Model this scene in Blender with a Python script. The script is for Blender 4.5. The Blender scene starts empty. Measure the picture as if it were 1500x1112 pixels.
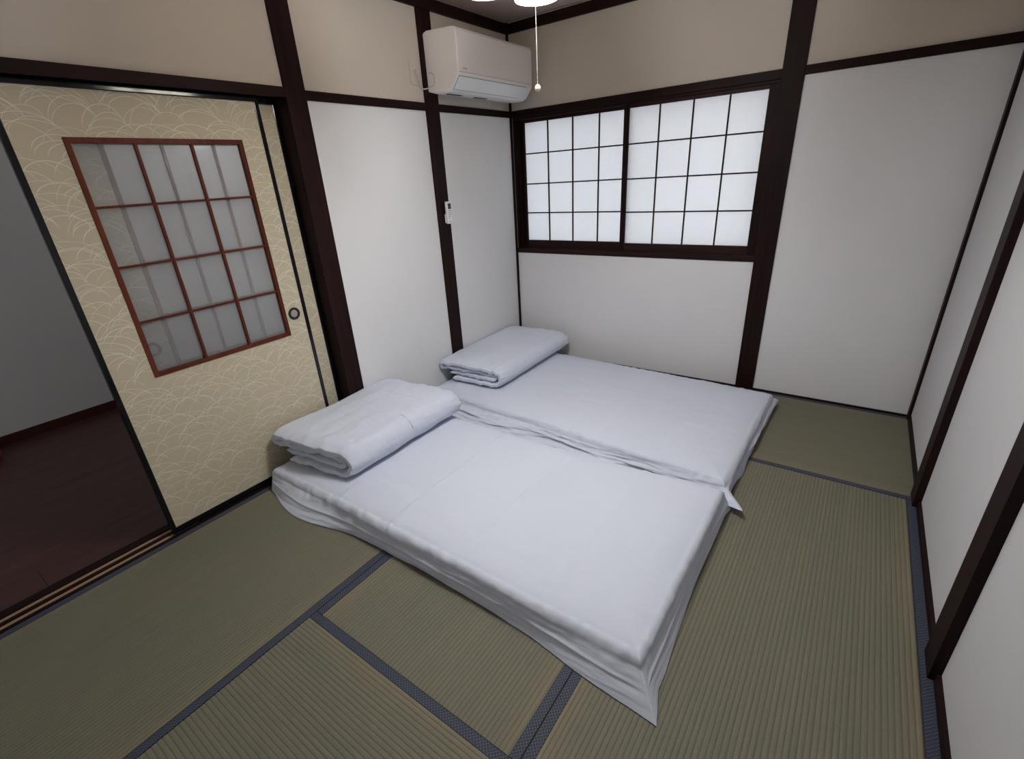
import bpy, bmesh, math, random
from mathutils import Vector, Matrix, noise
random.seed(7)
C = bpy.context.scene.collection
PI = math.pi
W = 2.649            # room width
ZB = 1.812           # top of the beams
D = -3.60            # wall behind the camera
ZC = 2.335           # ceiling

# ---------------------------------------------------------------- camera
cam_d = bpy.data.cameras.new('camera'); cam = bpy.data.objects.new('camera', cam_d); C.objects.link(cam)
yaw, pit, rol = [math.radians(a) for a in (37.1396, -23.9037, -3.8606)]
fwd = Vector((-math.sin(yaw)*math.cos(pit), math.cos(yaw)*math.cos(pit), math.sin(pit)))
rt = fwd.cross(Vector((0, 0, 1))).normalized(); up = rt.cross(fwd)
r2 = rt*math.cos(rol) + up*math.sin(rol); u2 = -rt*math.sin(rol) + up*math.cos(rol)
m = Matrix((r2, u2, -fwd)).transposed().to_4x4()
m.translation = Vector((2.226218, -3.250316, 1.394)); cam.matrix_world = m
cam_d.sensor_width = 36; cam_d.lens = 694.515/1500*36
cam_d.shift_x = (750-736.4459)/1500; cam_d.shift_y = (565.928-556)/1500
cam_d.clip_start = 0.02
bpy.context.scene.camera = cam

# ---------------------------------------------------------------- light and exposure
w = bpy.data.worlds.new('world'); bpy.context.scene.world = w; w.use_nodes = True
bg = w.node_tree.nodes['Background']; bg.inputs[0].default_value = (0.80, 0.82, 0.865, 1); bg.inputs[1].default_value = 3.2
vs = bpy.context.scene.view_settings
vs.view_transform = 'Standard'; vs.look = 'None'; vs.exposure = -0.10; vs.gamma = 1; vs.use_curve_mapping = False
LAMP_W = 2.25        # watts of each of the five lamp mouths
GLOW_W = 17.5         # glow of the glass shades upwards and sideways
NEXT_W = 17.0         # lamp of the adjoining room

def light(name, kind, loc, power, col, size=0.1, rot=(0, 0, 0), shape='DISK'):
    d = bpy.data.lights.new(name, kind); d.energy = power; d.color = col
    if kind == 'AREA': d.shape = shape; d.size = size
    else: d.shadow_soft_size = size
    o = bpy.data.objects.new(name, d); C.objects.link(o); o.location = loc; o.rotation_euler = rot
    return o
light('adjoining_room_lamp', 'POINT', (-1.45, -1.15, 1.90), NEXT_W, (0.94, 0.97, 1.0), 0.12)

# ---------------------------------------------------------------- material helpers
class NT:
    def __init__(s, name):
        s.m = bpy.data.materials.new(name); s.m.use_nodes = True; s.t = s.m.node_tree
        s.b = s.t.nodes['Principled BSDF']; s.out = s.t.nodes['Material Output']
    def n(s, typ, **kw):
        nd = s.t.nodes.new(typ)
        for k, v in kw.items():
            if k.startswith('i_'):
                key = k[2:]; nd.inputs[int(key) if key.isdigit() else key].default_value = v
            else: setattr(nd, k, v)
        return nd
    def l(s, a, b): s.t.links.new(a, b)
    def math(s, op, a, b=None, c=None, clamp=False):
        nd = s.t.nodes.new('ShaderNodeMath'); nd.operation = op; nd.use_clamp = clamp
        for i, v in enumerate((a, b, c)):
            if v is None: continue
            if isinstance(v, (int, float)): nd.inputs[i].default_value = v
            else: s.l(v, nd.inputs[i])
        return nd.outputs[0]
    def mix(s, f, a, b):
        nd = s.t.nodes.new('ShaderNodeMix'); nd.data_type = 'RGBA'
        for i, v in ((0, f), (6, a), (7, b)):
            if isinstance(v, (int, float)): nd.inputs[i].default_value = v
            elif isinstance(v, tuple): nd.inputs[i].default_value = v
            else: s.l(v, nd.inputs[i])
        return nd.outputs[2]
    def noise(s, vec, scale, detail=3, rough=.55):
        nd = s.n('ShaderNodeTexNoise', i_Scale=scale, i_Detail=detail, i_Roughness=rough)
        if vec is not None: s.l(vec, nd.inputs['Vector'])
        return nd.outputs['Fac']
    def obj(s): return s.n('ShaderNodeTexCoord').outputs['Object']
    def uv(s): return s.n('ShaderNodeTexCoord').outputs['UV']
    def sc(s, vec, v):
        nd = s.n('ShaderNodeMapping'); s.l(vec, nd.inputs[0]); nd.inputs['Scale'].default_value = v
        return nd.outputs[0]
    def bump(s, h, strength=.3, dist=.002):
        nd = s.n('ShaderNodeBump', i_Strength=strength, i_Distance=dist); s.l(h, nd.inputs['Height'])
        s.l(nd.outputs[0], s.b.inputs['Normal']); return nd
def c4(r, g, b): return (r, g, b, 1)
def ramp(n, f, lo, hi):
    nd = n.n('ShaderNodeMapRange', i_1=lo, i_2=hi); n.l(f, nd.inputs[0]); nd.clamp = True
    return nd.outputs[0]

def plain(name, col, rough=.5, metal=0, noise_amt=.04, scale=30, bump=0.0):
    n = NT(name); f = n.noise(n.obj(), scale)
    d = tuple(max(0, c*(1-noise_amt*2)) for c in col)
    n.l(n.mix(f, c4(*col), c4(*d)), n.b.inputs['Base Color'])
    n.b.inputs['Roughness'].default_value = rough; n.b.inputs['Metallic'].default_value = metal
    if bump: n.bump(f, bump, .001)
    return n.m
def wood(name, axis, a, b, rough=.5, scale=1.0):
    n = NT(name); s = [60*scale]*3; s[axis] = 2.2*scale
    v = n.sc(n.obj(), tuple(s)); f = n.noise(v, 1.0, 4, .6)
    v2 = n.sc(n.obj(), tuple(x*.2 for x in s)); f2 = n.noise(v2, 1.0, 2)
    g = n.math('ADD', n.math('MULTIPLY', f, .6), n.math('MULTIPLY', f2, .5))
    n.l(n.mix(ramp(n, g, .35, .75), c4(*a), c4(*b)), n.b.inputs['Base Color'])
    n.b.inputs['Roughness'].default_value = rough; n.b.inputs['Specular IOR Level'].default_value = .10
    n.bump(f, .15, .001)
    return n.m
DA, DB = (0.0085, 0.0036, 0.0034), (0.024, 0.0095, 0.0088)
WX, WY, WZ = [wood('dark_stained_wood_'+'xyz'[i], i, DA, DB) for i in range(3)]
RX = wood('reddish_dark_wood_x', 0, (.016, .007, .007), (.038, .016, .015), .45)
SLAT = {i: wood('cherry_stained_wood_'+'xyz'[i], i, (.075, .017, .010), (.15, .038, .020), .4) for i in (1, 2)}

def wallpaper(name, col, bs=.12):
    n = NT(name); o = n.obj()
    f1 = n.noise(n.sc(o, (400, 400, 900)), 1, 2); f2 = n.noise(n.sc(o, (900, 900, 300)), 1, 2); f3 = n.noise(o, 1.6, 3)
    h = n.math('ADD', f1, f2)
    base = n.mix(ramp(n, f3, .3, .7), c4(*col), c4(*[c*.96 for c in col]))
    n.l(n.mix(n.math('MULTIPLY', ramp(n, h, .7, 1.3), .10), base, c4(*[c*.75 for c in col])), n.b.inputs['Base Color'])
    n.b.inputs['Roughness'].default_value = .9; n.b.inputs['Specular IOR Level'].default_value = .2
    n.bump(h, bs, .001)
    return n.m
WHITE_WALL = wallpaper('white_woven_wallpaper', (.76, .765, .785))
DIMMED_WALL = wallpaper('dimmed_white_wallpaper', (.585, .585, .605))  # right wall's white wallpaper, with the light falloff darkened into its colour
CREAM_WALL = wallpaper('cream_woven_wallpaper', (.585, .53, .465))
GREY_WALL = wallpaper('grey_wallpaper', (.42, .405, .39))

def tatami_mat_material():
    n = NT('woven_rush'); uv = n.uv(); sep = n.n('ShaderNodeSeparateXYZ'); n.l(uv, sep.inputs[0])
    u, v = sep.outputs[0], sep.outputs[1]          # u across the ridges, v along them, metres
    fr = n.math('FRACT', n.math('DIVIDE', u, .0145))
    d = n.math('ABSOLUTE', n.math('SUBTRACT', fr, .5))   # .5 at the groove
    groove = ramp(n, d, .34, .5)
    rush = n.noise(n.sc(uv, (60, 900, 1)), 1, 2, .7)
    patch = n.noise(n.sc(uv, (5, 2.5, 1)), 1, 4, .6)
    strk = n.noise(n.sc(uv, (70, 1.5, 1)), 1, 3, .6)
    speck = n.noise(n.sc(uv, (90, 260, 1)), 1, 2, .6)
    base = n.mix(ramp(n, patch, .35, .68), c4(.176, .174, .128), c4(.190, .177, .127))
    base = n.mix(n.math('MULTIPLY', ramp(n, strk, .45, .72), .55), base, c4(.24, .205, .138))
    base = n.mix(n.math('MULTIPLY', ramp(n, rush, .35, .75), .45), base, c4(.090, .089, .063))
    base = n.mix(n.math('MULTIPLY', ramp(n, speck, .66, .8), .5), base, c4(.30, .27, .18))
    # sun-bleached straw colour next to the cloth borders (u stored with the half width in z)
    att = n.n('ShaderNodeAttribute', attribute_name='edge')
    e = n.math('MULTIPLY', att.outputs['Fac'], n.math('ADD', .3, n.math('MULTIPLY', n.noise(n.sc(uv, (20, 6, 1)), 1, 3), .9)))
    base = n.mix(n.math('MULTIPLY', e, .60, clamp=True), base, c4(.27, .218, .128))
    base = n.mix(n.math('MULTIPLY', groove, .42), base, c4(.040, .037, .025))
    n.l(base, n.b.inputs['Base Color']); n.b.inputs['Roughness'].default_value = .62
    n.b.inputs['Specular IOR Level'].default_value = .3
    n.bump(n.math('ADD', rush, n.math('MULTIPLY', speck, .5)), .35, .0008)
    return n.m
RUSH = tatami_mat_material()
def border_material():
    n = NT('navy_brocade_border'); sep = n.n('ShaderNodeSeparateXYZ'); n.l(n.uv(), sep.inputs[0])
    u, v = n.math('DIVIDE', sep.outputs[0], .0112), n.math('DIVIDE', sep.outputs[1], .0112)
    p = n.math('FRACT', n.math('ADD', n.math('ADD', u, v), 100)); q = n.math('FRACT', n.math('ADD', n.math('SUBTRACT', u, v), 100))
    dp = n.math('ABSOLUTE', n.math('SUBTRACT', p, .5)); dq = n.math('ABSOLUTE', n.math('SUBTRACT', q, .5))
    mx = n.math('MAXIMUM', dp, dq)
    lat = n.math('GREATER_THAN', mx, .39); dot = n.math('LESS_THAN', mx, .13)
    f = n.math('MAXIMUM', lat, n.math('MULTIPLY', dot, .7))
    base = n.mix(f, c4(.009, .012, .027), c4(.088, .103, .150))
    edge = n.math('GREATER_THAN', n.math('ABSOLUTE', n.math('SUBTRACT', sep.outputs[0], .0155)), .0142)
    n.l(n.mix(edge, base, c4(.010, .010, .014)), n.b.inputs['Base Color']); n.b.inputs['Roughness'].default_value = .7
    n.bump(f, .4, .0006)
    return n.m
BORDER = border_material()

def cloth_material(name, col=(.645, .69, .80), bs=.13):
    n = NT(name); o = n.obj()
    a = n.noise(n.sc(o, (7, 16, 16)), 1, 4, .55); b_ = n.noise(n.sc(o, (900, 900, 900)), 1, 1)
    c = n.noise(n.sc(o, (30, 45, 45)), 1, 3, .5)
    h = n.math('ADD', n.math('MULTIPLY', a, 1.0), n.math('ADD', n.math('MULTIPLY', c, .22), n.math('MULTIPLY', b_, .02)))
    n.b.inputs['Base Color'].default_value = c4(*col); n.b.inputs['Roughness'].default_value = .78
    n.b.inputs['Specular IOR Level'].default_value = .25
    n.b.inputs['Sheen Weight'].default_value = .15
    n.bump(h, bs, .012)
    return n.m
COTTON = cloth_material('white_cotton_sheet')
DUVET = cloth_material('white_cotton_duvet_cover', bs=.34)

def fusuma_material():
    n = NT('beige_paper_with_silver_grass'); uv = n.uv(); sep = n.n('ShaderNodeSeparateXYZ'); n.l(uv, sep.inputs[0])
    U, V = sep.outputs[0], sep.outputs[1]; total = None
    cw, ch = .215, .098
    for k in range(9):
        ou, ov = (k*.377) % 1, (k*.618) % 1
        y = n.math('ADD', n.math('DIVIDE', V, ch), ov+20); x = n.math('ADD', n.math('ADD', n.math('DIVIDE', U, cw), ou+20), n.math('MULTIPLY', n.math('FLOOR', y), .37+.11*(k % 4)))
        fx, fy = n.math('FRACT', x), n.math('FRACT', y)
        cell = n.n('ShaderNodeCombineXYZ', i_2=float(k)); n.l(n.math('FLOOR', x), cell.inputs[0]); n.l(n.math('FLOOR', y), cell.inputs[1])
        wn = n.n('ShaderNodeTexWhiteNoise'); wn.noise_dimensions = '3D'; n.l(cell.outputs[0], wn.inputs['Vector'])
        rs = n.n('ShaderNodeSeparateColor'); n.l(wn.outputs['Color'], rs.inputs[0])
        r1, r2_, r3 = rs.outputs
        # a leaning blade: ellipse arc, left leg longer than the right one, thinner to the tips
        dx = n.math('DIVIDE', n.math('SUBTRACT', fx, n.math('ADD', .46, n.math('MULTIPLY', r1, .08))), n.math('ADD', .27, n.math('MULTIPLY', r2_, .17)))
        dy = n.math('DIVIDE', n.math('SUBTRACT', fy, n.math('ADD', .04, n.math('MULTIPLY', r3, .25))), n.math('ADD', .42, n.math('MULTIPLY', r1, .28)))
        dy = n.math('ADD', dy, n.math('MULTIPLY', dx, n.math('MULTIPLY', n.math('SUBTRACT', r2_, .5), .6)))
        e = n.math('SQRT', n.math('ADD', n.math('MULTIPLY', dx, dx), n.math('MULTIPLY', dy, dy)))
        line = ramp(n, n.math('ABSOLUTE', n.math('SUBTRACT', e, 1)), .023, .008)
        top = ramp(n, dy, .02, .50)
        side = n.math('GREATER_THAN', n.math('MULTIPLY', fx, n.math('SUBTRACT', 1, fx)), .01)
        a = n.math('MULTIPLY', n.math('MULTIPLY', line, top), n.math('MULTIPLY', side, n.math('ADD', .55, n.math('MULTIPLY', r3, .45))))
        a = n.math('MULTIPLY', a, n.math('GREATER_THAN', r1, .12)); total = a if total is None else n.math('MAXIMUM', total, a)
    g = n.noise(n.sc(uv, (260, 260, 1)), 1, 2)
    base = n.mix(ramp(n, g, .3, .7), c4(.55, .49, .355), c4(.525, .465, .335))
    n.l(n.mix(n.math('MULTIPLY', total, .85), base, c4(.80, .78, .72)), n.b.inputs['Base Color'])
    n.l(n.math('SUBTRACT', .75, n.math('MULTIPLY', total, .30)), n.b.inputs['Roughness'])
    n.b.inputs['Specular IOR Level'].default_value = .4
    n.bump(n.math('ADD', g, total), .15, .0005)
    return n.m
FUSUMA = fusuma_material()

def lacquer():
    n = NT('black_lacquer'); f = n.noise(n.obj(), 40)
    n.l(n.mix(f, c4(.0035, .0032, .0050), c4(.0060, .0055, .0075)), n.b.inputs['Base Color'])
    n.b.inputs['Roughness'].default_value = .12; n.b.inputs['Specular IOR Level'].default_value = .38; n.b.inputs['Coat Weight'].default_value = .10; n.b.inputs['Coat Roughness'].default_value = .08
    n.bump(f, .04, .001); return n.m
LACQUER = lacquer()
def glass():
    n = NT('obscured_patterned_glass'); o = n.obj()
    vor = n.n('ShaderNodeTexVoronoi', i_Scale=420.0); n.l(o, vor.inputs['Vector'])
    n.b.inputs['Base Color'].default_value = c4(.97, .98, 1.0); n.b.inputs['Transmission Weight'].default_value = 1
    n.b.inputs['Roughness'].default_value = .20; n.b.inputs['IOR'].default_value = 1.42
    n.bump(vor.outputs['Distance'], .10, .001)
    d = n.n('ShaderNodeBsdfDiffuse'); d.inputs[0].default_value = c4(.90, .92, .95)
    t = n.n('ShaderNodeBsdfTranslucent'); t.inputs[0].default_value = c4(.84, .86, .90)
    m1 = n.n('ShaderNodeMixShader', i_0=.22); n.l(d.outputs[0], m1.inputs[1]); n.l(t.outputs[0], m1.inputs[2])
    m2 = n.n('ShaderNodeMixShader', i_0=.78); n.l(n.b.outputs[0], m2.inputs[1]); n.l(m1.outputs[0], m2.inputs[2])
    tr = n.n('ShaderNodeBsdfTransparent'); m3 = n.n('ShaderNodeMixShader', i_0=.76); n.l(m2.outputs[0], m3.inputs[1]); n.l(tr.outputs[0], m3.inputs[2])
    gl = n.n('ShaderNodeBsdfGlossy'); gl.inputs['Roughness'].default_value = .36
    b2 = n.n('ShaderNodeBump', i_Strength=.8, i_Distance=.003); n.l(vor.outputs['Distance'], b2.inputs['Height']); n.l(b2.outputs[0], gl.inputs['Normal'])
    fr = n.n('ShaderNodeFresnel', i_0=1.5); m4 = n.n('ShaderNodeMixShader'); n.l(n.math('ADD', fr.outputs[0], .05), m4.inputs[0])
    n.l(m3.outputs[0], m4.inputs[1]); n.l(gl.outputs[0], m4.inputs[2])
    n.l(m4.outputs[0], n.out.inputs[0]); return n.m
GLASS = glass()
def paper():
    n = NT('shoji_paper'); f = n.noise(n.sc(n.obj(), (60, 60, 160)), 1, 4, .6)
    col = n.mix(f, c4(.86, .87, .88), c4(.80, .82, .84))
    d = n.n('ShaderNodeBsdfDiffuse'); t = n.n('ShaderNodeBsdfTranslucent'); n.l(col, d.inputs[0]); n.l(col, t.inputs[0])
    mx = n.n('ShaderNodeMixShader', i_0=.48); n.l(d.outputs[0], mx.inputs[1]); n.l(t.outputs[0], mx.inputs[2])
    n.l(mx.outputs[0], n.out.inputs[0]); return n.m
PAPER = paper()
def emit(name, col, s):
    n = NT(name); n.b.inputs['Base Color'].default_value = c4(.9, .9, .85)
    n.b.inputs['Emission Color'].default_value = c4(*col); n.b.inputs['Emission Strength'].default_value = s
    return n.m
def floorboards():
    n = NT('dark_red_laminate'); o = n.obj()
    f = n.noise(n.sc(o, (45, 3, 1)), 1, 5, .65); g = n.noise(n.sc(o, (12, 1, 1)), 1, 2)
    n.l(n.mix(ramp(n, n.math('ADD', n.math('MULTIPLY', f, .7), n.math('MULTIPLY', g, .4)), .35, .8), c4(.034, .013, .011), c4(.085, .032, .028)), n.b.inputs['Base Color'])
    n.b.inputs['Roughness'].default_value = .42; return n.m
LAMINATE = floorboards()
CEILB = wood('pinkish_ceiling_board', 1, (.52, .41, .38), (.60, .48, .45), .7, .4)
PLASTIC = plain('warm_white_plastic', (.84, .80, .78), .42, 0, .01)
PLASTIC2 = plain('cool_white_plastic', (.80, .82, .84), .35, 0, .01)
DARK = plain('dark_gap', (.02, .02, .022), .6)
GREY_INK = plain('grey_print', (.16, .16, .16), .6)
CORDM = plain('off_white_cord', (.62, .58, .50), .6)
PULLBALL = plain('cream_plastic_ball', (.78, .70, .42), .35)
METAL = plain('dark_pewter', (.035, .036, .040), .32, .6)
SILVER = plain('dull_silver_leaf', (.40, .40, .34), .45, .35, .08, 120)
BRASS = plain('aged_brass', (.30, .20, .08), .35, 1)
RED = plain('red_fabric', (.42, .008, .02), .8, 0, .1, 60, .3)
STRAW = plain('pale_track_tape', (.42, .27, .155), .5)
SHADE = NT('frosted_shade_glass')
def _shade():
    n = SHADE; t = n.n('ShaderNodeBsdfTranslucent'); t.inputs[0].default_value = c4(.9, .88, .8)
    f = n.noise(n.obj(), 60); n.l(n.mix(f, c4(.80, .78, .70), c4(.74, .72, .62)), n.b.inputs['Base Color'])
    n.b.inputs['Roughness'].default_value = .3
    n.b.inputs['Emission Color'].default_value = c4(1, .98, .88); n.b.inputs['Emission Strength'].default_value = 14
    mx = n.n('ShaderNodeMixShader', i_0=.4); n.l(n.b.outputs[0], mx.inputs[1]); n.l(t.outputs[0], mx.inputs[2]); n.l(mx.outputs[0], n.out.inputs[0])
_shade(); SHADE = SHADE.m

# ---------------------------------------------------------------- mesh helpers
def mesh_obj(name, bm, mat, parent=None, smooth=False, label=None):
    me = bpy.data.meshes.new(name); bm.normal_update(); bm.to_mesh(me); bm.free()
    for mt in (mat if isinstance(mat, (list, tuple)) else [mat]): me.materials.append(mt)
    if smooth:
        for p in me.polygons: p.use_smooth = True
    o = bpy.data.objects.new(name, me); C.objects.link(o)
    if parent is not None: o.parent = parent
    if label: o['label'] = label
    return o
def add_box(bm, x0, x1, y0, y1, z0, z1, bevel=0.0):
    g = bmesh.ops.create_cube(bm, size=1)
    for v in g['verts']:
        v.co = Vector((x0+(v.co.x+.5)*(x1-x0), y0+(v.co.y+.5)*(y1-y0), z0+(v.co.z+.5)*(z1-z0)))
    if bevel:
        es = list({e for v in g['verts'] for e in v.link_edges})
        bmesh.ops.bevel(bm, geom=es, offset=bevel, segments=2, profile=.6, affect='EDGES')
def box(name, b, mat, parent=None, bevel=0.0, label=None, origin=None):
    """b = x0,x1,y0,y1,z0,z1; mesh origin at world zero unless the part has a parent Empty handled by rel()"""
    bm = bmesh.new(); add_box(bm, *b, bevel)
    return mesh_obj(name, bm, mat, parent, label=label)
def empty(name, loc=(0, 0, 0), label=None, cat=None, group=None, kind=None):
    o = bpy.data.objects.new(name, None); C.objects.link(o); o.location = loc; o.empty_display_size = .1
    if label: o['label'] = label
    if cat: o['category'] = cat
    if group: o['group'] = group
    if kind: o['kind'] = kind
    return o
def struct(o, label, cat=None):
    o['kind'] = 'structure'; o['label'] = label
    if cat: o['category'] = cat
    return o
def shift_mesh(o, d):
    o.data.transform(Matrix.Translation(d)); return o
def tube(bm, pts, r, seg=8):
    pts = [Vector(p) for p in pts]; rings = []
    for i, p in enumerate(pts):
        t = (pts[min(i+1, len(pts)-1)]-pts[max(i-1, 0)]).normalized()
        a = t.orthogonal().normalized() if i == 0 else (rings[-1][1]-t*rings[-1][1].dot(t)).normalized()
        b = t.cross(a)
        rings.append(([bm.verts.new(p+(a*math.cos(2*PI*k/seg)+b*math.sin(2*PI*k/seg))*r) for k in range(seg)], a))
    for i in range(len(rings)-1):
        A, B = rings[i][0], rings[i+1][0]
        for k in range(seg): bm.faces.new((A[k], A[(k+1) % seg], B[(k+1) % seg], B[k]))
    bm.faces.new(rings[0][0][::-1]); bm.faces.new(rings[-1][0])
def lathe(bm, prof, cen, axis='z', seg=32):
    cen = Vector(cen); rings = []
    for r, h in prof:
        ring = []
        for k in range(seg):
            a = 2*PI*k/seg
            if axis == 'z': p = Vector((r*math.cos(a), r*math.sin(a), h))
            else: p = Vector((h, r*math.cos(a), r*math.sin(a)))
            ring.append(bm.verts.new(cen+p))
        rings.append(ring)
    for i in range(len(rings)-1):
        for k in range(seg): bm.faces.new((rings[i][k], rings[i][(k+1) % seg], rings[i+1][(k+1) % seg], rings[i+1][k]))
    if prof[0][0] > 1e-6: bm.faces.new(rings[0][::-1])
    if prof[-1][0] > 1e-6: bm.faces.new(rings[-1])
    bmesh.ops.remove_doubles(bm, verts=bm.verts, dist=1e-6)

# ---------------------------------------------------------------- floor and tatami
bm = bmesh.new(); add_box(bm, -.022, W+.10, D-.10, .12, -.16, -.056)
floor = struct(mesh_obj('floor', bm, DARK), 'floor of six rush tatami mats edged in navy cloth')

def tatami(x0, x1, y0, y1, along):
    """one mat; along = 'x' or 'y' is the long side, ridges run that way; cloth borders on both long sides"""
    g = .0006; x0 += g; x1 -= g; y0 += g; y1 -= g; bw = .031
    if along == 'y': a0, a1, l0, l1 = x0, x1, y0, y1
    else: a0, a1, l0, l1 = y0, y1, x0, x1
    bm = bmesh.new(); uvl = bm.loops.layers.uv.new('UV'); el = bm.verts.layers.float.new('edge')
    pitch = .0145; n = int((a1-a0-2*bw)/pitch)+1; xs = []
    for i in range(n):
        for t, h in ((0, -.0010), (.14, -.0002), (.38, .0003), (.62, .0003), (.86, -.0003)):
            a = a0+bw*.9+(i+t)*pitch
            if a < a1-bw*.9: xs.append((a, h, (i+t)*pitch))
    P = lambda a, l, z: (a, l, z) if along == 'y' else (l, a, z)
    cols = []
    for a, h, u in xs:
        e = max(0.0, 1-min(a-a0-bw, a1-bw-a)/.085); e = e*e
        v0 = bm.verts.new(P(a, l0, h)); v1 = bm.verts.new(P(a, l1, h)); v0[el] = e; v1[el] = e
        cols.append((v0, v1, u))
    for i in range(len(cols)-1):
        A, B = cols[i], cols[i+1]
        f = bm.faces.new((A[0], B[0], B[1], A[1]))
        for lp, (u, v) in zip(f.loops, ((A[2], l0), (B[2], l0), (B[2], l1), (A[2], l1))): lp[uvl].uv = (u, v)
    bmesh.ops.recalc_face_normals(bm, faces=bm.faces)
    for f in bm.faces:
        if f.normal.z < 0: f.normal_flip()
    mat = mesh_obj('tatami_mat', bm, RUSH, floor)
    bm = bmesh.new(); uvl = bm.loops.layers.uv.new('UV')
    if along == 'y': add_box(bm, x0, x1, y0, y1, -.055, -.0025)
    else: add_box(bm, x0, x1, y0, y1, -.055, -.0025)
    # straw core below the woven face, same object
    core = bpy.data.meshes.new('core'); bm.to_mesh(core); bm.free()
    bm = bmesh.new(); bm.from_mesh(mat.data); bm.from_mesh(core); bm.to_mesh(mat.data); bm.free(); bpy.data.meshes.remove(core)
    for s0, s1 in ((a0, a0+bw), (a1-bw, a1)):
        bm = bmesh.new(); uvl = bm.loops.layers.uv.new('UV')
        if along == 'y': add_box(bm, s0, s1, l0, l1, -.020, .0012, .0006)
        else: add_box(bm, l0, l1, s0, s1, -.020, .0012, .0006)
        for f in bm.faces:
            for lp in f.loops:
                a, l = (lp.vert.co.x, lp.vert.co.y) if along == 'y' else (lp.vert.co.y, lp.vert.co.x)
                lp[uvl].uv = (a-s0, l)
        mesh_obj('cloth_border', bm, BORDER, mat, label='navy patterned brocade border')
tatami(-.012, .890, -1.785, -.010, 'y')
tatami(-.012, .890, -3.57, -1.787, 'y')
tatami(.890, 2.639, -.905, -.012, 'x')
tatami(.890, 1.766, -2.686, -.905, 'y')
tatami(1.766, 2.639, -2.686, -.905, 'y')
tatami(.890, 2.639, -3.57, -2.686, 'x')

# ---------------------------------------------------------------- walls
def wall(name, b, label, panels, mat_back=WHITE_WALL):
    o = struct(box(name, b, mat_back), label)
    for pb, mt, lb in panels:
        p = box('wall_panel', pb, mt, o)
        if lb: p['label'] = lb
    return o
e = .004
wall('wall_left', (-.12, -.004, -1.705, .12, 0, ZC+.05), 'left wall in dark timber bays, white below and cream above the beam', [
    ((-.004, 0, -1.69, -.88, .0, 1.79), WHITE_WALL, None), ((-.004, 0, -.78, 0, .0, 1.79), WHITE_WALL, None),
    ((-.004, 0, -1.69, -.88, 1.79, ZC), CREAM_WALL, 'cream wallpaper panel above the beam'), ((-.004, 0, -.78, 0, 1.79, ZC), CREAM_WALL, 'cream wallpaper panel above the beam')])
wl = struct(box('wall_left_upper', (-.12, -.004, D-.1, -1.705, 1.79, ZC+.05), CREAM_WALL), 'cream wall above the sliding doors')
box('wall_panel', (-.004, 0, D, -1.79, 1.80, ZC), CREAM_WALL, wl)
# back wall with the window opening x .02-1.73, z .825-1.775
wb = empty('wall_back', (0, 0, 0), 'back wall with shoji window, white below and cream above the beam', kind='structure')
for b in ((0, W+.12, .004, .12, 0, .825), (1.73, W+.12, .004, .12, .825, ZC+.05), (-.0, 1.73, .004, .12, 1.775, ZC+.05), (0, .012, .004, .12, .825, 1.775)):
    box('wall_core', b, WHITE_WALL, wb)
for b, mt in (((0, 1.73, 0, .004, 0, .825), WHITE_WALL), ((1.835, W, 0, .004, 0, 1.775), WHITE_WALL),
              ((0, 1.735, 0, .004, 1.80, ZC), CREAM_WALL), ((1.835, W, 0, .004, 1.80, ZC), CREAM_WALL)):
    box('wall_panel', b, mt, wb)
wall('wall_right', (W+.004, W+.12, D-.1, .004, 0, ZC+.05), 'right wall of white panels between dark timber posts', [
    ((W, W+.004, -.85, 0, 0, 1.79), DIMMED_WALL, None), ((W, W+.004, -1.75, -.945, 0, 1.79), DIMMED_WALL, None),
    ((W, W+.004, -2.65, -1.85, 0, 1.79), DIMMED_WALL, None), ((W, W+.004, D, -2.75, 0, 1.79), DIMMED_WALL, None),
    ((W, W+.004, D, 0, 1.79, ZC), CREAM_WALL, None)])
wall('wall_front', (-.12, W+.12, D-.12, D, 0, ZC+.05), 'plain white wall behind the camera', [])

# ceiling: boards with fine joints
ceil = struct(box('ceiling', (-.12, W+.12, D-.12, .12, ZC+.012, ZC+.08), DARK), 'ceiling of pinkish brown boards')
nb = 6
for i in range(nb):
    x0 = i*W/nb; x1 = (i+1)*W/nb
    box('ceiling_board', (x0+.0012, x1-.0012, D, 0, ZC, ZC+.012), CEILB, ceil, .001)

# ---------------------------------------------------------------- timber trim
tn = [0]
def trim(b, mat, label, bevel=.002):
    tn[0] += 1
    return struct(box('trim_%d' % tn[0], b, mat, None, bevel), label)
PD = .012
trim((-.10, PD, -1.790, -1.685, 0, ZC), WZ, 'dark square post beside the sliding doors')
trim((0, PD, -.885, -.773, 0, ZC), WZ, 'dark post on the left wall behind the air conditioner and remote')
trim((0, .014, -.016, 0, 0, ZC), WZ, 'thin dark corner post left of the shoji window')
trim((1.732, 1.838, -PD, .006, 0, ZC), WZ, 'wide dark post right of the shoji window')
trim((W-.014, W, -.050, 0, 0, ZC), WZ, 'thin dark post in the far right corner')
trim((W-.026, W+.002, -.950, -.845, 0, ZC), WZ, 'first dark post on the right wall, nearest the far corner')
trim((W-.026, W+.002, -1.853, -1.748, 0, ZC), WZ, 'second dark post on the right wall, nearer the camera')
trim((W-.026, W+.002, -2.75, -2.65, 0, ZC), WZ, 'dark post on the right wall beside the camera')
trim((0, .010, -1.685, -.885, 1.771, ZB), WY, 'dark beam on the left wall between the two posts')
trim((0, .010, -.773, -.016, 1.771, ZB), WY, 'short dark beam on the left wall under the air conditioner')
trim((.004, .020, D, -1.790, 1.775, 1.815), WY, 'dark lintel beam over the sliding doors')
trim((.014, 1.732, -.010, .004, 1.768, ZB), WX, 'dark beam over the shoji window')
trim((1.838, W-.014, -.010, .002, 1.770, ZB), WX, 'dark beam on the back wall right of the window post')
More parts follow.
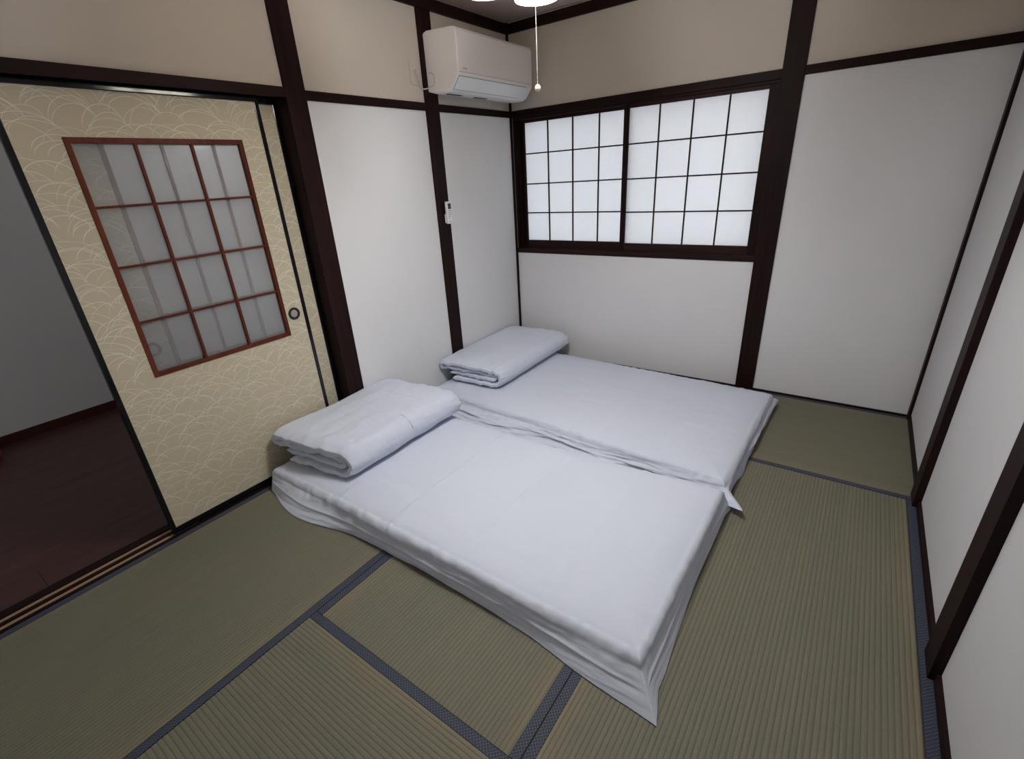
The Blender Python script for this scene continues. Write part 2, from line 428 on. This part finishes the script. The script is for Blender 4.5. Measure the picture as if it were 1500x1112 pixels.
trim((W-.010, W+.002, -.845, -.05, 1.77, ZB), WY, 'dark beam on the right wall in the far bay')
trim((W-.010, W+.002, -1.748, -.95, 1.77, ZB), WY, 'dark beam on the right wall in the middle bay')
trim((W-.010, W+.002, D, -1.853, 1.77, ZB), WY, 'dark beam on the right wall in the near bay')
trim((0, .022, D, 0, 2.268, 2.325), WY, 'dark ceiling moulding along the left wall')
trim((.022, W, -.022, 0, 2.268, 2.325), WX, 'dark ceiling moulding along the back wall')
trim((W-.022, W, D, -.022, 2.268, 2.325), WY, 'dark ceiling moulding along the right wall')
trim((-.03, -.012, -1.685, 0, -.01, .004), WY, 'hidden floor edging under the left wall')
struct(box('baseboard_back', (.002, W-.012, -.0115, .003, -.03, .010), WX, None, .001), 'thin dark floor edging along the back wall')
struct(box('baseboard_right', (W-.010, W+.003, D, -.0, -.03, .031), WY, None, .001), 'dark skirting along the right wall')

# ---------------------------------------------------------------- sill track of the sliding doors
sill = struct(box('trim_20', (-.152, -.013, D, -1.79, -.05, -.006), WY), 'grooved dark wooden threshold under the sliding doors')
for x0, x1 in ((-.152, -.106), (-.080, -.060), (-.034, -.013)):
    box('sill_ridge', (x0, x1, D, -1.79, -.006, .002), WY, sill, .001)
for x0, x1 in ((-.106, -.080), (-.060, -.034)):
    box('track_strip', (x0, x1, D, -1.79, -.006, -.0035), STRAW, sill, label='pale wooden groove strip')
kam = struct(box('trim_21', (-.152, .004, D, -1.79, 1.789, 1.81), LACQUER), 'dark head track above the sliding doors')

# ---------------------------------------------------------------- sliding doors (fusuma)
def fusuma(name, y0, y1, xf, pull_y, label):
    """front face at x = xf, thickness .022"""
    th = .022; z0, z1 = .004, 1.788
    root = empty(name, (xf-th/2, (y0+y1)/2, z0), label, kind='structure'); off = Vector((-(xf-th/2), -(y0+y1)/2, -z0))
    def part(o, parent=root):
        return shift_mesh(o, off)
    sw = .020
    for ya, yb in ((y0, y0+sw), (y1-sw, y1)):
        part(box('stile', (xf-th, xf, ya, yb, z0, z1), LACQUER, root, .003))
    part(box('rail', (xf-th, xf-.0005, y0+sw, y1-sw, z0, z0+.030), LACQUER, root, .003))
    part(box('rail', (xf-th, xf+.0035, y0+.001, y1-.001, z1-.034, z1), LACQUER, root, .0035))
    # lattice opening
    ly0, ly1, lz0, lz1 = y0+.155, y0+.155+.622, .718, 1.606
    fw = .018
    X = xf-.003; bm = bmesh.new(); uvl = bm.loops.layers.uv.new('UV')
    py0, py1, pz0, pz1 = y0+sw-.001, y1-sw+.001, z0+.029, z1-.027
    for a in ((py0, ly0+.002, pz0, pz1), (ly1-.002, py1, pz0, pz1), (ly0+.002, ly1-.002, pz0, lz0+.002), (ly0+.002, ly1-.002, lz1-.002, pz1)):
        add_box(bm, xf-th+.003, X, a[0], a[1], a[2], a[3])
    for f in bm.faces:
        for lp in f.loops: lp[uvl].uv = (lp.vert.co.y, lp.vert.co.z)
    part(mesh_obj('paper_panel', bm, FUSUMA, root, label='beige paper printed with overlapping silver grass arcs'))
    lat = part(box('lattice_frame', (xf-th+.001, xf+.001, ly0, ly0+fw, lz0, lz1), SLAT[2], root, .0015, 'reddish brown lattice frame'))
    bm = bmesh.new(); bm.from_mesh(lat.data)
    b2 = bmesh.new(); add_box(b2, xf-th+.001, xf+.001, ly1-fw, ly1, lz0, lz1, .0015)
    for za, zb in ((lz0, lz0+fw), (lz1-fw, lz1)): add_box(b2, xf-th+.001, xf+.001, ly0+fw, ly1-fw, za, zb, .0015)
    bmesh.ops.translate(b2, verts=b2.verts, vec=off); tmp = bpy.data.meshes.new('t'); b2.to_mesh(tmp); b2.free()
    bm.from_mesh(tmp); bm.to_mesh(lat.data); bm.free(); bpy.data.meshes.remove(tmp)
    iy0, iy1, iz0, iz1 = ly0+fw, ly1-fw, lz0+fw, lz1-fw
    mw = .011; cy = (iy1-iy0-2*mw)/3; cz = (iz1-iz0-3*.009)/4
    for k in range(2):
        a = iy0+cy*(k+1)+mw*k
        part(box('muntin', (xf-.014, xf-.0005, a, a+mw, iz0, iz1), SLAT[2], lat, .001))
    for k in range(3):
        a = iz0+cz*(k+1)+.009*k
        part(box('muntin', (xf-.014, xf-.0015, iy0, iy1, a, a+.009), SLAT[1], lat, .001))
    for i in range(3):
        for j in range(4):
            a = iy0+i*(cy+mw); b = iz0+j*(cz+.009)
            part(box('glass_pane', (xf-.0165, xf-.0140, a-.003, a+cy+.003, b-.003, b+cz+.003), GLASS, lat))
    # round recessed finger pull
    bm = bmesh.new()
    lathe(bm, [(.031, -.002), (.031, .0022), (.0295, .0034), (.0275, .0034), (.0255, .0018), (.0230, .0030), (.0200, .0024), (.0185, .0006), (.0185, -.003)], (X, pull_y, .820), 'x', 40)
    pull = part(mesh_obj('finger_pull', bm, METAL, root, True, 'round dark metal finger pull'))
    bm = bmesh.new(); lathe(bm, [(.0, .0004), (.014, .0005), (.0184, .0014), (.0184, -.002), (.0, -.002)], (X, pull_y, .820), 'x', 32)
    part(mesh_obj('pull_dish', bm, SILVER, pull, True, 'dull silver dish'))
    return root
fusuma('door_1', -2.796, -1.904, -.033, -1.975, 'front beige sliding door with red-brown glazed lattice and round pull on its right')
fusuma('door_2', -2.690, -1.792, -.078, -2.600, 'rear beige sliding door seen as a strip behind the front one')

# ---------------------------------------------------------------- shoji window
win = struct(box('window_1', (.012, 1.732, -.006, .010, .823, .858), RX, None, .002, None), 'wide window with two dark-framed paper shoji screens')
for b, mt in (((.012, 1.732, .010, .12, .823, .858), WX), ((.012, 1.732, .004, .12, 1.752, 1.775), WX), ((.012, .030, .004, .12, .858, 1.752), WZ), ((1.714, 1.732, .004, .12, .858, 1.752), WZ)):
    box('window_frame', b, mt, win, .001)
def shoji(x0, x1, yf, label, rail_bot):
    """front face at y = yf going back .022"""
    root = box('shoji_screen', (x0, x0+.034, yf, yf+.022, .859, 1.752), WZ, win, .001, label)
    bm = bmesh.new(); bm.from_mesh(root.data)
    add_box(bm, x1-.034, x1, yf, yf+.022, .859, 1.752, .001); bm.to_mesh(root.data); bm.free()
    box('rail', (x0+.034, x1-.034, yf+.0005, yf+.022, .859, rail_bot), RX, root, .001)
    box('rail', (x0+.034, x1-.034, yf+.0005, yf+.022, 1.732, 1.752), RX, root, .001)
    xa, xb, za, zb = x0+.034, x1-.034, rail_bot, 1.732
    k_ = .0080; cw = (xb-xa-3*k_)/4; ch = (zb-za-3*k_)/4
    for i in range(3):
        a = xa+(i+1)*cw+i*k_; box('muntin', (a, a+k_, yf+.004, yf+.013, za, zb), WZ, root)
        a = za+(i+1)*ch+i*k_; box('muntin', (xa, xb, yf+.005, yf+.0125, a, a+k_), WX, root)
    for i in range(4):
        for j in range(4):
            a = xa+i*(cw+k_); b = za+j*(ch+k_)
            box('paper_pane', (a-.002, a+cw+.002, yf+.013, yf+.0136, b-.002, b+ch+.002), PAPER, root)
shoji(.030+.020, .905, .044, 'left paper shoji screen, behind the right one', .915)
shoji(.862, 1.714, .014, 'right paper shoji screen, in front', .912)
box('window_frame', (.030, .062, .044, .066, .859, 1.752), WZ, win, .001)

# ---------------------------------------------------------------- adjoining room
af = struct(box('floor_adjoining', (-2.6, -.152, D-.6, -.5, -.08, -.012), DARK), 'dark reddish laminate floor of the adjoining room')
pw = .152; k = 0; x = -.152
rnd = random.Random(3)
while x > -2.05:
    y = D-.6-rnd.random()*.9
    while y < -.5:
        y1 = min(y+1.2, -.5)
        if y1 > D-.6:
            box('floor_plank', (x-pw+.0006, x-.0006, max(y, D-.6)+.0006, y1-.0006, -.012, -.002), LAMINATE, af, .0008)
        y += 1.2
    x -= pw
wa = struct(box('wall_adjoining', (-2.14, -2.02, D-.6, -.5, -.08, 2.4), GREY_WALL), 'plain dim grey wall of the adjoining room')
struct(box('baseboard_adjoining', (-2.02, -2.006, D-.6, -.5, -.002, .060), wood('red_brown_skirting', 1, (.028, .009, .007), (.045, .014, .011), .5), None, .002), 'dark red-brown skirting in the adjoining room')
struct(box('wall_adjoining_end', (-2.14, -.12, -.62, -.5, -.08, 2.4), GREY_WALL), 'side wall of the adjoining room')
struct(box('wall_adjoining_near', (-2.14, -.12, D-.7, D-.58, -.08, 2.4), GREY_WALL), 'near side wall of the adjoining room')
struct(box('ceiling_adjoining', (-2.14, -.0, D-.7, -.5, 2.4, 2.46), GREY_WALL), 'ceiling of the adjoining room')

bm = bmesh.new(); lathe(bm, [(0, 0), (.09, 0), (.115, .012), (.125, .034), (.118, .052), (.09, .064), (.04, .068), (0, .066)], (0, 0, 0), 'z', 36)
cu = mesh_obj('floor_cushion', bm, RED, None, True); cu.location = (-1.835, -3.185, -.001)
cu['label'] = 'small red rounded cushion on the dark floor beyond the doorway'; cu['category'] = 'cushion'

# ---------------------------------------------------------------- bedding
def fbm(p, oct_=4):
    s, a, q = 0.0, 1.0, Vector(p)
    for _ in range(oct_): s += a*noise.noise(q); q = q*2.03+Vector((7.1, 3.7, 1.9)); a *= .5
    return s
def sheet_bed(name, quad, h, flare, corner, creases, seed, fold_amp=.012, bow=0.0):
    """quad: hf, ff, fb, hb outer corners of the padded top (x,y). flare(side, s) and corner(i) in metres"""
    R_ = .030; hf, ff, fb, hb = [Vector(q) for q in quad]
    ax = (ff-hf).normalized(); ay = Vector((-ax.y, ax.x))
    cen = (hf+ff+fb+hb)/4; hf, ff, fb, hb = [q+(cen-q).normalized()*0+Vector((0, 0)) for q in (hf, ff, fb, hb)]
    hf = hf+ax*R_+ay*R_; ff = ff-ax*R_+ay*R_; fb = fb-ax*R_-ay*R_; hb = hb+ax*R_-ay*R_
    NX, NY, NS = 300, 120, 36
    us = [(0, -1+i/NS) for i in range(NS)]+[(i/NX, 0) for i in range(NX+1)]+[(1, (i+1)/NS) for i in range(NS)]
    vs_ = [(0, -1+i/NS) for i in range(NS)]+[(i/NY, 0) for i in range(NY+1)]+[(1, (i+1)/NS) for i in range(NS)]
    bm = bmesh.new(); G = []
    for u, ex in us:
        col = []
        for v, ey in vs_:
            p = hf*(1-u)*(1-v)+ff*u*(1-v)+fb*u*v+hb*(1-u)*v
            p = p-ay*(bow*math.sin(PI*min(u*1.05, 1))*v*v)
            t = max(abs(ex), abs(ey)); du = min(u, 1-u)*1.95; dv = min(v, 1-v)*.95
            dd = min(du, dv)
            top = h-.016*math.exp(-dd/.05)
            q = Vector((p.x*2.2, p.y*4.0, seed))
            top += .0045*fbm(q, 3)+.0011*fbm(Vector((p.x*7+p.y*4, p.y*15, seed+9)), 3)
            for kind, pos, amp in creases:
                dst = ((p.x if kind == 'x' else p.y)-pos-.006*fbm(Vector((p.x*3, p.y*3, seed+pos)), 2))
                top += amp*math.exp(-(dst/.0065)**2)*(.75+.6*fbm(Vector((p.x*4, p.y*4, pos)), 2))
            if t > 0:
                sx, sy = ex/t, ey/t; cf = min(abs(ex), abs(ey))/t
                side = ('front' if ey < 0 else 'back') if abs(ey) >= abs(ex) else ('head' if ex < 0 else 'foot')
                s = p.x if side in ('front', 'back') else p.y
                ci = (0 if ey < 0 else 3) if ex < 0 else (1 if ey < 0 else 2)
                a = min(t/.28, 1)*PI/2; lo = max(0, (t-.28)/.72)
                cfl, cdrop = corner(ci)
                cw_ = cf**(1.35 if seed < 20 else 1.0); out = R_*math.sin(a)+(flare(side, s)*(1-cw_)+cfl*cw_)*lo**1.05
                rz = min(R_, h*.45)
                zz = top-rz*(1-math.cos(a)); hem = .004+(cdrop*cf**1.2)+.003*noise.noise(Vector((s*9, seed, 3)))
                zz = zz*(1-lo)+max(hem, .002)*lo
                ruf = noise.noise(Vector((s*34, seed, t*2)))*math.exp(-((t-.22)/.22)**2)*.0035
                fold = fbm(Vector((s*3.2+t*1.6, t*2.4, seed+(4 if side in ('front', 'back') else 8))), 4)
                fold2 = 1-abs(noise.noise(Vector((s*2.4-t*1.1, t*3.5, seed+20))))*2.4
                k_ = math.sin(min(t, 1)*PI*.62)
                fa_ = fold_amp*(.55 if side == 'foot' else 1); out += ruf+fa_*fold*k_*(1-.75*cf)+fa_*.55*max(fold2, 0)*k_*(1-cf)
                seam = math.exp(-((t-.60)/.022)**2)*.0048
                out += seam*(1-cf)
                if side in ('front', 'back'): zz += ruf*1.5
                o2 = ax*sx*out+ay*sy*out
                pos3 = Vector((p.x+o2.x, p.y+o2.y, max(zz, .0015)))
            else: pos3 = Vector((p.x, p.y, top))
            col.append(bm.verts.new(pos3))
        G.append(col)
    for i in range(len(G)-1):
        for j in range(len(G[0])-1): bm.faces.new((G[i][j], G[i+1][j], G[i+1][j+1], G[i][j+1]))
    bm.normal_update()
    return bm
def fl1(side, s):
    if side == 'front': return .012+.075*math.exp(-((s-.33)/.26)**2)+.055*math.exp(-((s-1.98)/.35)**2)
    if side == 'head': return .0
    if side == 'back': return .005
    return .018+.028*math.exp(-((s+2.33)/.30)**2)
bm = sheet_bed('futon', [(.030, -2.335), (1.955, -2.330), (1.965, -1.385), (.030, -1.395)], .132, fl1,
               lambda i: {0: (.015, 0), 1: (.075, 0), 2: (.03, 0), 3: (.02, 0)}[i],
               [('x', .555, .0045), ('x', .885, .0045), ('x', 1.258, .0045), ('x', 1.62, .0020), ('y', -1.86, .0015)], 11.0, .0065, .045)
fu1 = empty('futon', (.99, -1.88, 0), 'near white futon mattress with its sheet flaring to a point at the foot corner', 'futon', 'futons laid side by side')
shift_mesh(mesh_obj('fitted_sheet', bm, COTTON, fu1, True), Vector((-.99, 1.88, 0)))
def fl2(side, s):
    if side == 'front': return .030+.066*math.exp(-((s-.62)/.52)**2)+.006*math.sin(s*6)
    if side == 'head': return 0
    return .014
bm = sheet_bed('futon', [(.035, -1.170), (1.950, -1.300), (1.985, -.225), (.030, -.150)], .112, fl2,
               lambda i: {0: (.01, 0), 1: (.105, .045), 2: (.026, .04), 3: (.01, 0)}[i],
               [('x', .53, .0035), ('x', .90, .0022), ('x', 1.3, .0020), ('y', -.70, .0014)], 31.0, .020)
fu2 = empty('futon', (.99, -.71, 0), 'far white futon mattress under the shoji window wall', 'futon', 'futons laid side by side')
shift_mesh(mesh_obj('fitted_sheet', bm, COTTON, fu2, True), Vector((-.99, .71, 0)))

def folded_duvet(o_name, base_z, H, xb, xn, ynear, yfar, seed, label):
    """a duvet folded to four layers, ribbon profile in x-z run along y. ynear/yfar: functions of x"""
    t0 = H/4
    L = [base_z+t0*(.5+i) for i in range(4)]
    path = []
    def arc(cx, cz, rx, rz, a0, a1, n):
        n = int(n*1.8)
        for i in range(n+1):
            a = math.radians(a0+(a1-a0)*i/n); path.append(Vector((cx+rx*math.cos(a), cz+rz*math.sin(a))))
    def line(x0, x1, z, n):
        n = int(n*2.6)
        for i in range(1, n): path.append(Vector((x0+(x1-x0)*i/n, z)))
    # outer layer from the lower back, round the nose, to the upper back
    xc = xn-H*.5+.006
    path.append(Vector((xb+.10, L[0]))); line(xb+.10, xc, L[0], 16)
    arc(xc, base_z+H/2, H/2-t0/2-.004, H/2-t0/2, -90, 90, 18)
    line(xc, xb+.02, L[3], 18)
    arc(xb+.024, (L[3]+L[2])/2, t0/2, t0/2, 90, 270, 8)
    line(xb+.024, xc-.012, L[2], 18)
    arc(xc-.012, (L[2]+L[1])/2, t0/2+.002, t0/2, 90, -90, 8)
    line(xc-.012, xb+.075, L[1], 16); path.append(Vector((xb+.075, L[1])))
    n = len(path); NY = 170; bm = bmesh.new(); rings = []
    nrm = []
    for i in range(n):
        d = (path[min(i+1, n-1)]-path[max(i-1, 0)]).normalized(); nrm.append(Vector((-d.y, d.x)))
    for j in range(NY+1):
        f = j/NY; f = .5-.5*math.cos(f*PI)*(1) if True else f
        dist = min(f, 1-f)*.80
        pin = min(1, (max(dist, 0)/.045))**.5; pin = .46+.54*pin
        A, B = [], []
        for i in range(n):
            p = path[i]; s = i/(n-1)
            capf = min(1, min(i, n-1-i)/4.0)**.5
            rag = .010*fbm(Vector((s*9, f*0, seed+(3 if f < .5 else 6))), 3)
            outer = 1 if s < .56 else .0
            yn, yf = ynear(p.x)+.012*(1-outer)+rag, yfar(p.x)-.010*(1-outer)+rag
            y = yn*(1-f)+yf*f
            th = t0*.5*pin*max(capf, .12)*(1+.10*fbm(Vector((s*10, y*7, seed)), 2))
            w1 = .0045*fbm(Vector((p.x*14, y*6+p.x*3, seed+p.y*20)), 3)
            wr = .0105*noise.noise(Vector((s*64+y*9, seed+y*2, 2)))*math.exp(-dist/.055)
            if outer and p.y > base_z+H*.3:
                cr = lambda d_, w_=.0105: math.exp(-(d_/w_)**2)
                bend = .02*fbm(Vector((p.x*4, seed, 1)), 2)
                k2_ = min(1, max(0, (p.y-base_z-H*.72)/(H*.14)))*min(1, max(0, (.54-s)*12))*min(1, max(0, (xn-.10-p.x)/.06)); wr += k2_*.0016*cr((f-.36+bend*.8)*.8)+k2_*.0022*cr((f-.74+bend-.25*(p.x-.3)**2)*.8)+k2_*(.0020*cr(p.x-.20-.012*math.sin(y*5)) if seed < 10 else 0)
            sag = 0
            hw_ = min(1, max(0, ((p.y-base_z)/H-.12)/.76)); hw_ = hw_*hw_*(3-2*hw_)
            if hw_ > 0: sag = hw_*(-.014*max(0, (1-dist/.08))**2*(p.y-base_z)/H - .016*max(0, (p.x-xb)/(xn-xb)-.5)+.006*fbm(Vector((p.x*5, y*3.5, seed+5)), 3)+.0045*(1-math.sqrt(noise.noise(Vector((p.x*6+y*5, y*4-p.x*3, seed+8)))**2+.012)*3.0)*max(.25, 1-dist/.30))
            q = p+nrm[i]*(w1+wr)
            A.append(bm.verts.new(Vector((q.x+nrm[i].x*th, y, q.y+nrm[i].y*th+sag))))
            B.append(bm.verts.new(Vector((q.x-nrm[i].x*th, y, q.y-nrm[i].y*th+sag))))
        rings.append(A+B[::-1])
    m_ = len(rings[0])
    for j in range(NY):
        for k_ in range(m_):
            bm.faces.new((rings[j][k_], rings[j][(k_+1) % m_], rings[j+1][(k_+1) % m_], rings[j+1][k_]))
    for ring in (rings[0], rings[-1]):       # close the two ends between the faces of the ribbon
        for i in range(n-1): bm.faces.new((ring[i], ring[i+1], ring[m_-2-i], ring[m_-1-i]))
    bmesh.ops.recalc_face_normals(bm, faces=bm.faces)
    zmin = min(v.co.z for v in bm.verts)
    root = empty(o_name, (.27, (ynear(.3)+yfar(.3))/2, base_z), label, 'duvet', 'folded duvets at the heads of the futons')
    o = mesh_obj('duvet_cover', bm, DUVET, root, True); shift_mesh(o, -root.location)
    return root
folded_duvet('folded_duvet', .139, .160, .012, .540, lambda x: -2.285+.15*x, lambda x: -1.475+.10*x, 3.0,
             'bulky folded white duvet on the near futon beside the sliding door')
folded_duvet('folded_duvet', .119, .145, .018, .522, lambda x: -1.045+.07*x, lambda x: -.135+.09*x, 17.0,
             'neatly folded white duvet on the far futon in the corner')

# ---------------------------------------------------------------- air conditioner
ac = empty('air_conditioner', (.013, -.47, 1.85), 'white wall-mounted air conditioner in the upper left corner by the window wall', 'air conditioner')
off = -ac.location
def acp(o): return shift_mesh(o, off)
prof = [(.013, 1.868), (.013, 2.145), (.03, 2.160), (.225, 2.148), (.243, 2.142), (.250, 2.128), (.250, 1.935), (.246, 1.924), (.190, 1.860), (.176, 1.851), (.150, 1.848), (.06, 1.853)]
bm = bmesh.new()
Lr = [bm.verts.new((x, -.852, z)) for x, z in prof]; Rr = [bm.verts.new((x, -.085, z)) for x, z in prof]
bm.faces.new(Lr); bm.faces.new(Rr[::-1])
for i in range(len(prof)): bm.faces.new((Lr[i], Rr[i], Rr[(i+1) % len(prof)], Lr[(i+1) % len(prof)]))
bmesh.ops.recalc_face_normals(bm, faces=bm.faces)
bmesh.ops.bevel(bm, geom=[e_ for e_ in bm.edges if abs(e_.verts[0].co.y-e_.verts[1].co.y) < 1e-6 and e_.verts[0].co.x > .02 and e_.verts[1].co.x > .02], offset=.007, segments=3, affect='EDGES')
body = acp(mesh_obj('body', bm, PLASTIC, ac))
# sloping outlet flap
s0, s1 = Vector((.2475, 0, 1.9225)), Vector((.1915, 0, 1.8585)); dn = (s1-s0).normalized(); nn = Vector((-dn.z, 0, dn.x))
if nn.x < 0: nn = -nn
def slab(name, a, b, y0, y1, h0, h1, mat, parent, r=.0, label=None, skew=0):
    bm = bmesh.new(); P0, P1 = s0+dn*a, s0+dn*b
    v = []
    for hh in (h0, h1):
        for P_, ya, yb in ((P0, y0, y1), (P1, y0, y1-skew)):
            v.append(bm.verts.new(P_+nn*hh+Vector((0, ya, 0)))); v.append(bm.verts.new(P_+nn*hh+Vector((0, yb, 0))))
    for q in ((0, 1, 3, 2), (4, 6, 7, 5), (0, 4, 5, 1), (2, 3, 7, 6), (0, 2, 6, 4), (1, 5, 7, 3)): bm.faces.new([v[i] for i in q])
    bmesh.ops.recalc_face_normals(bm, faces=bm.faces)
    return acp(mesh_obj(name, bm, mat, parent, label=label))
slab('outlet_panel', .0, .085, -.848, -.089, -.004, .0008, PLASTIC2, ac, label='cool white sloping outlet panel')
slab('outlet_slot', .0045, .084, -.842, -.150, -.002, .0013, DARK, ac, label='dark slot round the flap', skew=.03)
slab('flap', .0072, .0815, -.839, -.150, -.001, .0026, PLASTIC2, ac, label='cool white air flap', skew=.03)
acp(box('panel_joint', (.2485, .2506, -.846, -.092, 1.9365, 1.9378), GREY_INK, ac))
acp(box('mounting_plate', (.0, .013, -.765, -.10, 1.88, 2.13), PLASTIC, ac))
for ya in (-.80, -.55):
    acp(box('drain_slot', (.10, .125, ya, ya+.12, 1.8465, 1.852), GREY_INK, ac, .0005))
# side knock-out cover near the wall
bm = bmesh.new(); pts = []
for i in range(13):
    a = math.radians(-90+180*i/12); pts.append((.030+.040*max(0, math.cos(a))**.6, -.8528, 1.925+.034*math.sin(a)))
tube(bm, pts, .0009, 6); acp(mesh_obj('side_cover_seam', bm, GREY_INK, ac))
def text_mesh(name, body_, size, mat, parent, mtx):
    cu_ = bpy.data.curves.new('t', 'FONT'); cu_.body = body_; cu_.size = size; cu_.extrude = .0002; cu_.align_x = 'LEFT'
    to = bpy.data.objects.new('t', cu_); C.objects.link(to); dg = bpy.context.evaluated_depsgraph_get(); dg.update()
    me = bpy.data.meshes.new_from_object(to.evaluated_get(dg)); bpy.data.objects.remove(to); bpy.data.curves.remove(cu_)
    me.transform(mtx); me.materials.append(mat); o = bpy.data.objects.new(name, me); C.objects.link(o); o.parent = parent
    return o
MX = Matrix(((0, 0, 1, 0), (1, 0, 0, 0), (0, 1, 0, 0), (0, 0, 0, 1)))    # text plane -> facing +x, reading +y
text_mesh('lettering', 'DAIKIN', .011, GREY_INK, ac, Matrix.Translation(Vector((.2504, -.812, 1.951))+off) @ MX)

# wall socket with plug and cord
so = empty('wall_socket', (0, -.942, 1.955), 'cream wall socket plate left of the air conditioner', 'socket'); off = -so.location
bm = bmesh.new(); add_box(bm, 0, .006, -.978, -.906, 1.895, 2.015, .003)
shift_mesh(mesh_obj('plate', bm, plain('cream_plastic', (.62, .54, .46), .4), so), off)
shift_mesh(box('socket_face', (.006, .009, -.955, -.925, 1.915, 1.995), plain('cream_socket', (.64, .57, .50), .4), so, .001), off)
pc = empty('power_cord', (.01, -.94, 1.94), 'off-white plug and cord running from the wall socket to the air conditioner', 'power cord'); off = -pc.location
shift_mesh(box('plug', (.0092, .032, -.949, -.931, 1.938, 1.972), CORDM, pc, .004), off)
bm = bmesh.new(); pts = []
K = [Vector(p) for p in ((.022, -.940, 1.940), (.024, -.938, 1.925), (.022, -.925, 1.895), (.018, -.905, 1.880), (.016, -.885, 1.880), (.020, -.862, 1.885), (.024, -.8545, 1.888))]
for i in range(len(K)-1):
    p0, p1, p2, p3 = K[max(i-1, 0)], K[i], K[i+1], K[min(i+2, len(K)-1)]
    for s in range(6):
        t = s/6; pts.append(.5*((2*p1)+(p2-p0)*t+(2*p0-5*p1+4*p2-p3)*t*t+(3*p1-p0-3*p2+p3)*t**3))
pts.append(K[-1]); tube(bm, pts, .0032, 8)
shift_mesh(mesh_obj('cord', bm, CORDM, pc, True), off)

# remote control in its holder on the post
rc = empty('remote_control', (PD, -.801, 1.197), 'white remote control hanging on the dark post under the air conditioner', 'remote control')
def rp(o): return o
rc.rotation_euler = (math.radians(0), 0, 0)
rp(box('holder', (.0002, .007, -.026, .026, -.062, -.008), PLASTIC, rc, .002))
rp(box('casing', (.007, .023, -.0235, .0235, -.068, .068), PLASTIC2, rc, .005))
rp(box('display', (.0228, .0238, -.0115, .0165, .022, .056), plain('dark_display', (.02, .028, .024), .25), rc, .001, 'dark display window'))
for r_, row in enumerate((3, 3, 3, 2, 1)):
    for c_ in range(row):
        rp(box('button', (.0228, .0242, -.012+c_*.0105, -.006+c_*.0105, .010-r_*.0115, .015-r_*.0115), GREY_INK, rc, .0004))
text_mesh('lettering', 'DAIKIN', .0075, GREY_INK, rc, Matrix.Translation(Vector((.0231, -.012, -.058))) @ MX)

# ---------------------------------------------------------------- pendant lamp with pull cord
HX, HY = 1.320, -1.770; ZM = 1.902
la = empty('pendant_lamp', (HX, HY, ZC), 'lit ceiling lamp of round glass shades with a hanging pull cord', 'lamp'); off = -la.location
bm = bmesh.new(); lathe(bm, [(.0, ZC-.002), (.055, ZC-.002), (.055, ZC-.015), (.03, ZC-.035), (.006, ZC-.042), (0, ZC-.042)], (HX, HY, 0))
shift_mesh(mesh_obj('ceiling_rose', bm, BRASS, la, True), off)
bm = bmesh.new(); tube(bm, [(HX, HY, ZC-.03), (HX, HY, 2.08)], .005)
shift_mesh(mesh_obj('stem', bm, BRASS, la, True), off)
bm = bmesh.new(); lathe(bm, [(0, 2.085), (.018, 2.08), (.034, 2.062), (.038, 2.045), (.030, 2.025), (.012, 2.012), (0, 2.010)], (HX, HY, 0))
shift_mesh(mesh_obj('hub', bm, BRASS, la, True), off)
BULB = emit('lit_bulb', (1.0, .98, .90), 26.0)
base_a = math.atan2(.85288, -.52211)+math.radians(-2)
for k in range(5):
    a = base_a+k*2*PI/5; cx, cy = HX+.155*math.cos(a), HY+.155*math.sin(a)
    bm = bmesh.new(); tube(bm, [(HX+.03*math.cos(a), HY+.03*math.sin(a), 2.045), (HX+.09*math.cos(a), HY+.09*math.sin(a), 2.062), (HX+.14*math.cos(a), HY+.14*math.sin(a), 2.045), (cx, cy, 2.005)], .005)
    shift_mesh(mesh_obj('arm', bm, BRASS, la, True), off)
    bm = bmesh.new()
    lathe(bm, [(.016, 2.012), (.020, 2.007), (.045, 1.983), (.062, 1.948), (.071, ZM), (.0685, ZM), (.0595, 1.948), (.043, 1.980), (.018, 2.004), (.014, 2.010)], (cx, cy, 0))
    sh = shift_mesh(mesh_obj('glass_shade', bm, SHADE, la, True), off)
    bm = bmesh.new(); lathe(bm, [(0, ZM+.012), (.035, ZM+.014), (.052, ZM+.024), (.054, ZM+.040), (.030, ZM+.075), (.012, ZM+.095), (0, ZM+.097)], (cx, cy, 0))
    shift_mesh(mesh_obj('bulb', bm, BULB, sh, True), off)
    l_ = light('lamp_light', 'AREA', (cx, cy, ZM+.008), LAMP_W, (.95, .98, 1.0), .11)
light('lamp_glow', 'POINT', (HX, HY, 1.96), GLOW_W, (.98, .985, 1.0), .02)
zb = 1.637; bm = bmesh.new(); tube(bm, [(HX, HY, 2.012), (HX+.0005, HY, 1.80)], .0008, 6)
cd = shift_mesh(mesh_obj('pull_cord', bm, plain('pull_cord_white', (.24, .23, .21), .6), la), off)
bm = bmesh.new(); z = 1.80
while z > zb+.008:
    bmesh.ops.create_icosphere(bm, subdivisions=1, radius=.0013, matrix=Matrix.Translation((HX+.0005, HY, z))); z -= .0036
ch = shift_mesh(mesh_obj('bead_chain', bm, plain('steel_beads', (.30, .30, .28), .4, .5), cd, True), off); ch['kind'] = 'stuff'
bm = bmesh.new(); lathe(bm, [(0, zb+.010), (.004, zb+.009), (.0082, zb+.004), (.0092, zb-.001), (.0078, zb-.006), (.004, zb-.0092), (0, zb-.010)], (HX+.0005, HY, 0), 'z', 20)
shift_mesh(mesh_obj('pull_knob', bm, PULLBALL, cd, True, 'cream ball at the end of the cord'), off)
